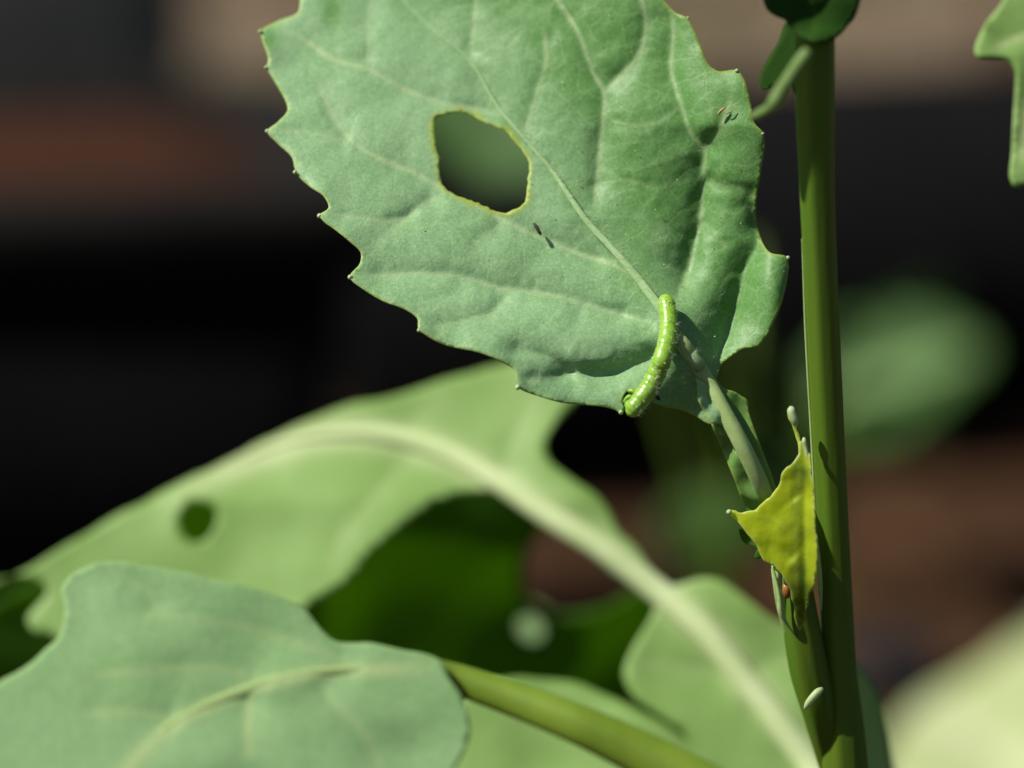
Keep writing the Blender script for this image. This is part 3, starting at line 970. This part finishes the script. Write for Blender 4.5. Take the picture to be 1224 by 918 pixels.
# leaves further up the same plant, above the frame; added to shade the upper stem
for pts_, ven_ in (([(985, -60), (950, -30), (900, -40), (840, -34), (780, -42), (735, -50), (700, -80), (690, -120), (700, -165), (760, -190), (840, -180), (920, -150), (975, -110)],
                    [(980, -80), (900, -90), (800, -110), (720, -125)]),):
    traced_blade('upper_leaf', pts_, [], lambda V, do, dh: 286 - (850 - V[:, 0]) * 0.02 + 0.036 * (V[:, 1] + 40) + 0.4 * vnoise(V[:, 0] / 60, V[:, 1] / 60, 43),
                 [(ven_, 5, 0.3, 25, 0.5)], M_leaf, plant, 9, 7, 0.3)

# ------------------------------------------------------------------ caterpillar
CP = [(793.5, 352.5), (796.5, 362), (798.5, 374), (799.5, 389), (797.5, 408), (792, 428), (785, 446), (776, 463), (766, 477), (757, 489), (752.5, 495)]
cl = catmull(CP, 1.6)
nC = len(cl)
cpath = []
for i, (x, y) in enumerate(cl):
    f = i / (nC - 1)
    r = 11.4 * (1 - 0.26 * math.exp(-f / 0.10) - 0.10 * math.exp(-(1 - f) / 0.12))
    seg = f * 13
    r *= 1 + 0.035 * math.cos(2 * math.pi * seg) + 0.018 * math.cos(2 * math.pi * seg * 4)
    e = min(f * nC, (1 - f) * nC) * 1.6
    if e < 9:
        r *= math.sqrt(max(0.06, 1 - ((9 - e) / 9) ** 2.4))
    dl = dm(min(x, 800), min(y, 470)) - 0.2
    lift = 0.75 + 0.5 * math.exp(-((f - 0.45) / 0.3) ** 2)
    cpath.append((x, y, dl - lift, r))
cw = [(P(x, y, d), r * K / 612 * d * 0.001) for x, y, d, r in cpath]
cat = thing('caterpillar', 'small glossy lime green caterpillar feeding at the edge of the toothed leaf', 'caterpillar', cw[nC // 2][0])
verts, faces = tube_geo(cw, 22)


def add_geo(path, ns=10):
    vv, ff = tube_geo(path, ns, base=len(verts))
    verts.extend(vv); faces.extend(ff)


def pxs(pts, step=1.5):
    return px_path(pts, step)


db = cpath[-6][2]
# true legs near the head holding the leaf edge, prolegs further up
for (x0, y0, x1, y1, x2, y2, r) in ((760, 480, 752, 474, 746.5, 480, 2.6), (764, 474, 756, 467.5, 751, 467, 2.4), (757, 485, 751, 481, 747.5, 484.5, 2.3)):
    add_geo(pxs([(x0, y0, db, r + 0.8), (x1, y1, db - 0.1, r), (x2, y2, db + 0.15, r * 0.7), (x2 - 0.6, y2 + 1.4, db + 0.3, 0.6)]))
for f in (0.50, 0.57, 0.64, 0.71, 0.965, 0.05):
    i = int(f * (nC - 1))
    x, y, d, r = cpath[i]
    add_geo(pxs([(x, y, d, 4.2), (x - 3, y + 1, d + 0.45, 3.8), (x - 4, y + 1.5, d + 0.8, 3.6), (x - 4, y + 1.8, d + 0.95, 1.5)]))
# head capsule
hx, hy, hd, hr = cpath[-4]
add_geo(pxs([(hx + 4, hy - 5, hd, 6), (hx + 1, hy - 1, hd, 8.4), (hx - 1, hy + 2.5, hd, 7.6), (hx - 2.4, hy + 5, hd + 0.1, 3.0)]), 16)
body = mesh_obj('body', verts, faces, M_cat, cat)
rm = body.modifiers.new('fuse', 'REMESH')
rm.mode = 'VOXEL'
rm.voxel_size = 0.000048
rm.use_smooth_shade = True
sm = body.modifiers.new('smooth', 'SMOOTH')
sm.factor = 0.5
sm.iterations = 2
# tubercles and bristles
spots, tv, tf = [], [], []
for i in range(420):
    k = random.randint(3, nC - 4)
    p, r = cw[k]
    t = (cw[k + 1][0] - cw[k - 1][0]).normalized()
    s = t.cross(AX).normalized(); u = s.cross(t)
    a = random.uniform(0, 2 * math.pi)
    nrm = s * math.cos(a) + u * math.sin(a)
    q = p + nrm * r * 0.99
    spots.append((q - nrm * r * 0.05, q + nrm * random.uniform(0.00018, 0.00055) + t * random.uniform(-0.0002, 0.0002)))
    if i < 260:
        rr = random.uniform(0.00004, 0.00008)
        vv, ff = tube_geo([(q - nrm * rr, rr * 0.9), (q + nrm * rr * 0.2, rr), (q + nrm * rr * 0.9, rr * 0.45)], 6, base=len(tv))
        tv += vv; tf += ff
hairs('bristles', spots, M_hair, cat, 0.010)
o = mesh_obj('tubercles', tv, tf, M_hair, cat)
o['kind'] = 'stuff'

# specks on the leaf
def speck(label, pts, mat):
    pp = px_path([(x, y, dm(x, y) + z * 0.6, r * 0.75) for x, y, z, r in pts], 2)
    root = thing('leaf_debris', label, 'debris', pp[0][0])
    tube('crumb', pp, mat, root, 8, wob=0.15)


speck('dark crumb on the leaf just below its hole', [(638, 267, -0.1, 1.5), (641, 271, -0.25, 3), (645, 278, -0.25, 2.6), (647, 281, -0.1, 1)], M_speck)
speck('straw-coloured husk near the yellow-green margin of the leaf', [(858, 137, -0.3, 1.2), (861, 133, -0.5, 2.4), (866, 129, -0.5, 1.6), (868, 127, -0.4, 0.6)], M_straw)
speck('second thin straw husk beside the first on the leaf margin', [(867, 136, -0.3, 0.7), (872, 134, -0.5, 1.2), (878, 130, -0.4, 0.6)], M_straw)
speck('black crumb on the shaded lobe beside the caterpillar', [(783, 472, -0.9, 1.6), (786, 475, -1.1, 3.6), (788, 478, -0.9, 1.8)], M_speck)

# ------------------------------------------------------------------ broad leaf behind
def stalk_to_ground(name, start, end_xy, r0, r1, mat, parent, via=None):
    s, sr = start
    e = Vector((end_xy[0], end_xy[1], -0.008))
    mid = via or (s.lerp(e, 0.5) + Vector((0.006, 0.004, 0.0)))
    pts = []
    for i in range(13):
        t = i / 12
        pts.append(((s * (1 - t) ** 2 + mid * 2 * t * (1 - t) + e * t * t), r0 * (1 - t) + r1 * t))
    return tube(name, pts, mat, parent, 14)


b0 = P(1010, 1000, 330)
bpl = thing('leafy_plant', 'broad pale green leaf with thick white rib and eaten gaps, behind the holed leaf', 'plant', (b0.x + 0.01, b0.y + 0.01, -0.004))
BO_J = 1.5
BO = [(-60, 740), (-20, 712), (0, 700), (60, 662), (150, 611), (250, 561), (330, 521), (400, 490), (480, 470), (560, 446), (600, 436), (640, 428), (670, 440), (692, 465), (684, 486), (664, 507), (652, 530), (655, 551), (680, 570), (710, 590), (730, 611), (740, 634),
      (762, 655), (790, 690), (806, 699), (840, 690), (880, 705), (920, 738), (985, 770), (1035, 806), (1058, 858), (1070, 918), (1076, 985), (900, 1010), (700, 1010), (560, 990), (520, 920), (540, 850), (575, 815), (622, 810), (690, 816), (742, 838), (812, 877), (822, 884), (815, 872), (800, 862), (756, 832), (746, 806), (764, 762), (783, 722),
      (738, 690), (662, 632), (600, 589), (560, 590), (520, 601), (480, 631), (440, 667), (420, 691), (374, 722), (330, 760), (240, 800), (130, 800), (80, 775), (64, 760), (42, 755), (33, 739), (45, 722), (56, 706), (48, 695), (0, 692), (-50, 720)]
BH = [(222, 606), (240, 601), (257, 607), (258, 626), (246, 644), (230, 648), (218, 637), (217, 618)]
BV = [([(980, 935), (930, 860), (890, 810), (840, 750), (780, 700), (720, 655), (660, 618), (600, 578), (540, 545), (470, 522), (400, 518), (300, 545), (180, 600)], 18, 0.3, 40, 0.5),
      ([(600, 578), (610, 540), (630, 500), (650, 460)], 5, 0.4, 30, 0.15), ([(500, 530), (470, 570), (420, 630), (390, 690)], 5, 0.4, 30, 0.12), ([(480, 522), (500, 500), (540, 470)], 5, 0.3, 25, 0.12),
      ([(890, 810), (930, 790), (980, 790)], 5, 0.4, 25, 0.12), ([(880, 800), (820, 800), (760, 790)], 5, 0.4, 25, 0.12)]


def bdepth(V, do, dh):
    x, y = V[:, 0], V[:, 1]
    ln = catmull(BV[0][0], 20)
    d, t, sd = seg_dist(V, ln)
    base_ = 349 + (600 - y) * np.where(y > 600, 0.022, 0.050) + 0.004 * (500 - x)
    return base_ - 0.16 * 0.09 * d + 0.8 * vnoise(x / 110., y / 90., 51) + 0.15 * vnoise(x / 40., y / 40., 52)


BO = [(x + random.uniform(-1, 1) * BO_J, y + random.uniform(-1, 1) * BO_J) for x, y in catmull(BO, 24, True)]
bl = traced_blade('leaf', BO, [BH], bdepth, BV, M_back, bpl, 9, 7, 0.35, edge_px=4)
bdm = lambda x, y: float(bdepth(np.array([[x, y]], float), None, None)[0])
rib = [(255, 566, 0.8), (330, 533, 4), (400, 519, 8), (470, 522, 12), (540, 545, 14), (600, 579, 15), (660, 620, 16), (720, 657, 17), (780, 702, 18), (840, 752, 19), (890, 812, 18), (930, 862, 19), (975, 925, 20), (1000, 985, 21)]
rib = [(x, y, r * 0.88) for x, y, r in rib]
rp = px_path([(x, y, bdm(x, y) + 0.2, r) for x, y, r in rib], 14)
tube('midrib', rp, M_rib, bl, 18, flat=0.8)
stalk_to_ground('petiole', rp[-1], (bpl.location.x, bpl.location.y), rp[-1][1], rp[-1][1] * 1.15, M_rib, bpl)

# ------------------------------------------------------------------ front leaf
f0 = P(900, 1000, 277)
fpl = thing('leafy_plant', 'blurred blue-green leaf nearest the camera with a curved pale rib, lower left corner', 'plant', (f0.x + 0.01, f0.y - 0.004, -0.004))
FO = [(-70, 880), (-30, 840), (0, 814), (39, 790), (70, 759), (78, 729), (72, 709), (82, 690), (117, 671.5), (156, 673), (214, 683), (273, 694.6), (324, 708), (363, 728), (382, 751), (402, 767), (440, 768), (468, 772), (505, 781), (528, 791), (538, 812), (556, 845), (562, 872), (552, 903), (535, 935), (480, 990), (380, 1040), (250, 1060), (100, 1060), (-20, 1030), (-80, 960)]
FM = [(530, 795), (490, 799), (440, 801), (390, 803), (331, 814), (273, 834), (218, 861), (176, 892), (150, 925), (120, 990)]
FV = [(FM, 9, 0.05, 26, 0.35), ([(440, 800), (400, 785), (330, 760), (240, 740), (160, 735)], 5, 0.35, 26, 0.12), ([(330, 814), (260, 800), (190, 800), (100, 810)], 4, 0.3, 26, 0.2),
      ([(300, 826), (296, 860), (300, 910)], 5, 0.3, 20, 0.3), ([(218, 861), (150, 850), (95, 855)], 4, 0.3, 20, 0.2), ([(380, 804), (400, 840), (440, 880), (460, 930)], 4, 0.3, 22, 0.15), ([(190, 735), (180, 710), (150, 690)], 3, 0.2, 18, 0.15)]


def fdepth(V, do, dh):
    x, y = V[:, 0], V[:, 1]
    d, t, sd = seg_dist(V, catmull(FM, 20))
    dd = 280 - 0.030 * (y - 800) + 0.010 * (x - 300)
    dd += np.where(sd > 0, 0.012, -0.010) * d
    return dd + 0.5 * vnoise(x / 80., y / 70., 61) + 0.07 * vnoise(x / 34., y / 30., 62) + 0.25 * vnoise(x / 70., y / 50., 63)


FO = [(x + random.uniform(-1.8, 1.8), y + random.uniform(-1.8, 1.8)) for x, y in catmull(FO, 22, True)]
fl = traced_blade('leaf', FO, [], fdepth, FV, M_front, fpl, 7, 6, 0.3, edge_px=4)
fdm = lambda x, y: float(fdepth(np.array([[x, y]], float), None, None)[0])
mp = px_path([(x, y, fdm(x, y) + 0.42, r) for (x, y), r in zip(FM[::-1], (1.5, 5, 7, 7.5, 7.5, 7, 6, 5, 3, 1.5))], 12)
tube('midrib', mp, M_mid, fl, 14, flat=0.4)
pp_ = px_path([(450, 790, fdm(450, 795) + 1.4, 7), (495, 797, fdm(495, 799) + 1.3, 13), (535, 809, 284.3, 18), (600, 831, 283.4, 20.5), (690, 866, 281, 24), (780, 909, 280, 28), (870, 960, 278, 31), (900, 985, 277, 32)], 12)
tube('petiole', pp_, M_petfront, fpl, 20, flat=0.85, ridges=5, ridge_amp=0.03)
stalk_to_ground('petiole', pp_[-1], (fpl.location.x, fpl.location.y), pp_[-1][1], pp_[-1][1] * 1.1, M_petfront, fpl)

# ------------------------------------------------------------------ dark leaf in the gaps
d0 = P(560, 1000, 412)
dpl = thing('leafy_plant', 'dark green shaded leaf seen through the gaps of the broad pale leaf', 'plant', (d0.x, d0.y + 0.01, -0.004))
DO = [(-80, 770), (0, 712), (100, 662), (190, 612), (260, 582), (380, 560), (480, 555), (560, 560), (610, 575), (640, 605), (650, 630), (634, 655), (626, 690), (630, 715), (650, 730), (690, 732), (730, 722), (770, 700), (810, 720), (820, 780), (810, 850), (780, 920), (700, 960), (560, 980), (380, 950), (200, 900), (40, 860), (-80, 820)]
DH = [(617, 737), (632, 733), (648, 742), (653, 756), (646, 768), (630, 768), (617, 757)]
DH = [(635 + (x - 635) * 0.78, 751 + (y - 751) * 0.78) for x, y in DH]
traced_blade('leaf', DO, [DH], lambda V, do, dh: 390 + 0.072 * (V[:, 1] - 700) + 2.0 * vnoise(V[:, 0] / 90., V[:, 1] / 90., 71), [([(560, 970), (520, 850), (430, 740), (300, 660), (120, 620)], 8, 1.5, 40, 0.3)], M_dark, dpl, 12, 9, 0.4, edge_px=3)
traced_blade('leaf', [(600, 748), (622, 722), (650, 728), (668, 752), (660, 785), (634, 800), (608, 782)], [], lambda V, do, dh: 416 - 0.05 * (V[:, 1] - 750) + 0.6 * vnoise(V[:, 0] / 30., V[:, 1] / 30., 75), [([(634, 800), (634, 730)], 4, 0.4, 15, 0.4)], M_front, dpl, 6, 5, 0.3)
tube('petiole', [(P(634, 796, 414), 0.0007), (P(620, 870, 416), 0.0008), (P(575, 955, 411), 0.001)], M_stem, dpl, 8)
stalk_to_ground('petiole', (P(560, 960, 409), 0.002), (dpl.location.x, dpl.location.y), 0.0018, 0.0022, M_stem, dpl)


# ------------------------------------------------------------------ other plants
def simple_leaf(parent, mat, base_p, tip_p, width, nrm, droop=0.0, fold=0.15, seed=0, name='leaf', label=None):
    """a broad toothed leaf from its base to its tip, with its own midrib"""
    base_p = Vector(base_p); tip_p = Vector(tip_p)
    ax = tip_p - base_p; L_ = ax.length; ax.normalize()
    nrm = Vector(nrm); nrm = (nrm - ax * nrm.dot(ax)).normalized()
    sd = ax.cross(nrm)
    nu, nv = 26, 14
    verts, faces, mask = [], [], []
    rs = random.Random(seed)
    ph = rs.uniform(0, 6)

    def pt(u, v):
        prof = math.sin(math.pi * min(1, u * 0.93 + 0.05) ** 0.72) ** 0.8
        wv = width * 0.5 * prof * (1 + 0.07 * math.sin(u * 26 + ph + (1.5 if v > 0 else 0)))
        h = fold * abs(v) * wv - droop * L_ * u * u + 0.02 * L_ * math.sin(u * 9 + ph) * abs(v)
        return base_p + ax * (u * L_) + sd * (v * wv) + nrm * h
    for i in range(nu + 1):
        for j in range(nv + 1):
            v = j / nv * 2 - 1
            verts.append(pt(i / nu, v))
            mask.append((math.exp(-(v * 9) ** 2), 0.4 * max(0, abs(v) - 0.9) * 10, 0))
    n = len(verts)
    for i in range(nu + 1):
        for j in range(nv + 1):
            verts.append(verts[i * (nv + 1) + j] - nrm * 0.0003)
            mask.append(mask[i * (nv + 1) + j])
    w1 = nv + 1
    for i in range(nu):
        for j in range(nv):
            a = i * w1 + j
            faces.append((a, a + 1, a + w1 + 1, a + w1))
            faces.append((n + a, n + a + w1, n + a + w1 + 1, n + a + 1))
    for i in range(nu):
        for j in (0, nv):
            a = i * w1 + j; b = a + w1
            faces.append((a, b, b + n, a + n) if j == 0 else (b, a, a + n, b + n))
    for j in range(nv):
        for i in (0, nu):
            a = i * w1 + j; b = a + 1
            faces.append((b, a, a + n, b + n) if i == 0 else (a, b, b + n, a + n))
    lf = mesh_obj(name, verts, faces, mat, parent, mask=np.array(mask, np.float32), label=label)
    tube('midrib', [(pt(k / 12 * 0.96, 0) + nrm * 0.0001, width * 0.02 * (1.1 - k / 12)) for k in range(13)], M_rib if mat in (M_pale,) else M_mid, lf, 8)
    return lf


def bg_plant(label, ground_xy, leaves, mat, stem_top, group=None, stem_r=0.0018):
    root = thing('seedling', label, 'plant', (ground_xy[0], ground_xy[1], -0.004), group)
    s = Vector((ground_xy[0], ground_xy[1], -0.008)); e = Vector(stem_top)
    tube('stem', [(s.lerp(e, k / 8) + Vector((0.003 * math.sin(k), 0, 0)), stem_r * (1.15 - 0.5 * k / 8)) for k in range(9)], M_stem, root, 10)
    for i, (bp, tp, wd, nr, dr) in enumerate(leaves):
        bp = Vector(bp)
        lf = simple_leaf(root, mat, bp, tp, wd, nr, dr, seed=i + 3)
        src = s.lerp(e, 0.55 + 0.4 * (i / max(1, len(leaves))))
        mid = src.lerp(bp, 0.5) + Vector((0, 0, 0.006))
        tube('petiole', [((src * (1 - t) ** 2 + mid * 2 * t * (1 - t) + bp * t * t), stem_r * 0.7) for t in [k / 8 for k in range(9)]], M_stem, root, 8)
    return root


# blurred plant right of the stem
g1 = P(985, 560, 960)
bg_plant('blurred young plant whose round green leaf shows right of the stem', (g1.x, g1.y),
         [(P(985, 480, 960), P(1170, 410, 945), 0.050, (-0.4, -0.5, 0.8), 0.05),
          (P(990, 500, 970), P(1140, 345, 985), 0.040, (0.7, -0.7, -0.1), 0.05), (P(1000, 520, 950), P(1130, 500, 940), 0.030, (0.6, -0.8, 0.0), 0.1),
          (P(960, 500, 960), P(860, 420, 980), 0.03, (0.9, -0.5, -0.1), 0.05),
          (P(975, 540, 960), P(900, 640, 945), 0.03, (0.6, -0.6, 0.2), 0.1)], M_bg, P(980, 520, 960))
# small teal plant between petiole and rib
g2 = P(850, 700, 640)
bg_plant('small blurred blue-green seedling between the rib and the stem', (g2.x, g2.y),
         [(P(850, 650, 640), P(835, 580, 640), 0.022, (-0.3, -0.7, 0.6), 0.05), (P(850, 660, 640), P(790, 640, 630), 0.016, (-0.1, -0.6, 0.7), 0.05),
          (P(855, 655, 640), P(910, 620, 650), 0.016, (0.1, -0.8, 0.5), 0.05)], M_bg, P(850, 670, 640))
# plant hidden behind the holed leaf
g3 = P(905, 420, 620)
bg_plant('blurred plant behind the holed leaf, seen only through its hole', (g3.x, g3.y),
         [(P(700, 175, 620), P(470, 15, 640), 0.036, (-0.1, -0.8, 0.2), 0.0), (P(830, 330, 620), P(760, 290, 620), 0.02, (0.3, -0.8, 0.3), 0.05)], M_bg, P(880, 290, 620))

# pale leaf, lower right corner
q0 = P(1300, 1050, 604)
ppl = thing('leafy_plant', 'pale yellowish blurred leaf in the lower right corner', 'plant', (q0.x, q0.y, -0.004))
traced_blade('leaf', [(1030, 985), (1062, 890), (1098, 842), (1150, 812), (1190, 786), (1224, 757), (1300, 715), (1400, 735), (1450, 860), (1420, 1020), (1250, 1080), (1100, 1060)], [],
             lambda V, do, dh: 640 - 0.19 * (V[:, 1] - 850) + 2 * vnoise(V[:, 0] / 70., V[:, 1] / 70., 81), [([(1300, 1040), (1220, 930), (1150, 870), (1080, 850)], 10, 1.5, 40, 0.8)], M_pale, ppl, 12, 9, 0.4, edge_px=3)
stalk_to_ground('petiole', (P(1300, 1050, 603), 0.002), (ppl.location.x, ppl.location.y), 0.002, 0.0024, M_rib, ppl)

# leaf at the upper right edge, on a plant standing just outside the frame
u0 = P(1330, 500, 322)
upl = thing('leafy_plant', 'bright green drooping leaf cut off by the upper right edge', 'plant', (u0.x, u0.y, -0.004))
ul = traced_blade('leaf', [(1215, -70), (1206, -20), (1198, 2), (1178, 28), (1165, 58), (1167, 68), (1185, 70), (1205, 72), (1213, 84), (1213, 110), (1211, 140), (1209, 180), (1207, 214), (1213, 224), (1224, 222), (1240, 215), (1262, 160), (1290, 110), (1320, 60), (1330, -10), (1310, -70), (1260, -100)], [],
                  lambda V, do, dh: 318 - 0.02 * (V[:, 1] - 60) + 0.6 * vnoise(V[:, 0] / 40., V[:, 1] / 40., 91), [([(1325, 10), (1280, 20), (1230, 40), (1180, 62)], 4, 0.6, 20, 0.3), ([(1290, 30), (1240, 90), (1218, 200)], 4, 0.6, 16, 0.5)], M_back, upl, 7, 5, 0.3, edge_px=3)
tube('stem', [(P(1350, -80, 316), 0.0016), (P(1345, 100, 318), 0.0018), (P(1340, 300, 320), 0.002), (P(1335, 500, 322).lerp(Vector((u0.x, u0.y, -0.008)), 0.3), 0.0021), (Vector((u0.x, u0.y, -0.008)), 0.0024)], M_stem, upl, 14)
tube('petiole', px_path([(1322, 12, 318.5, 6), (1332, 22, 318, 7), (1346, 40, 318, 8)], 5), M_mid, upl, 10)
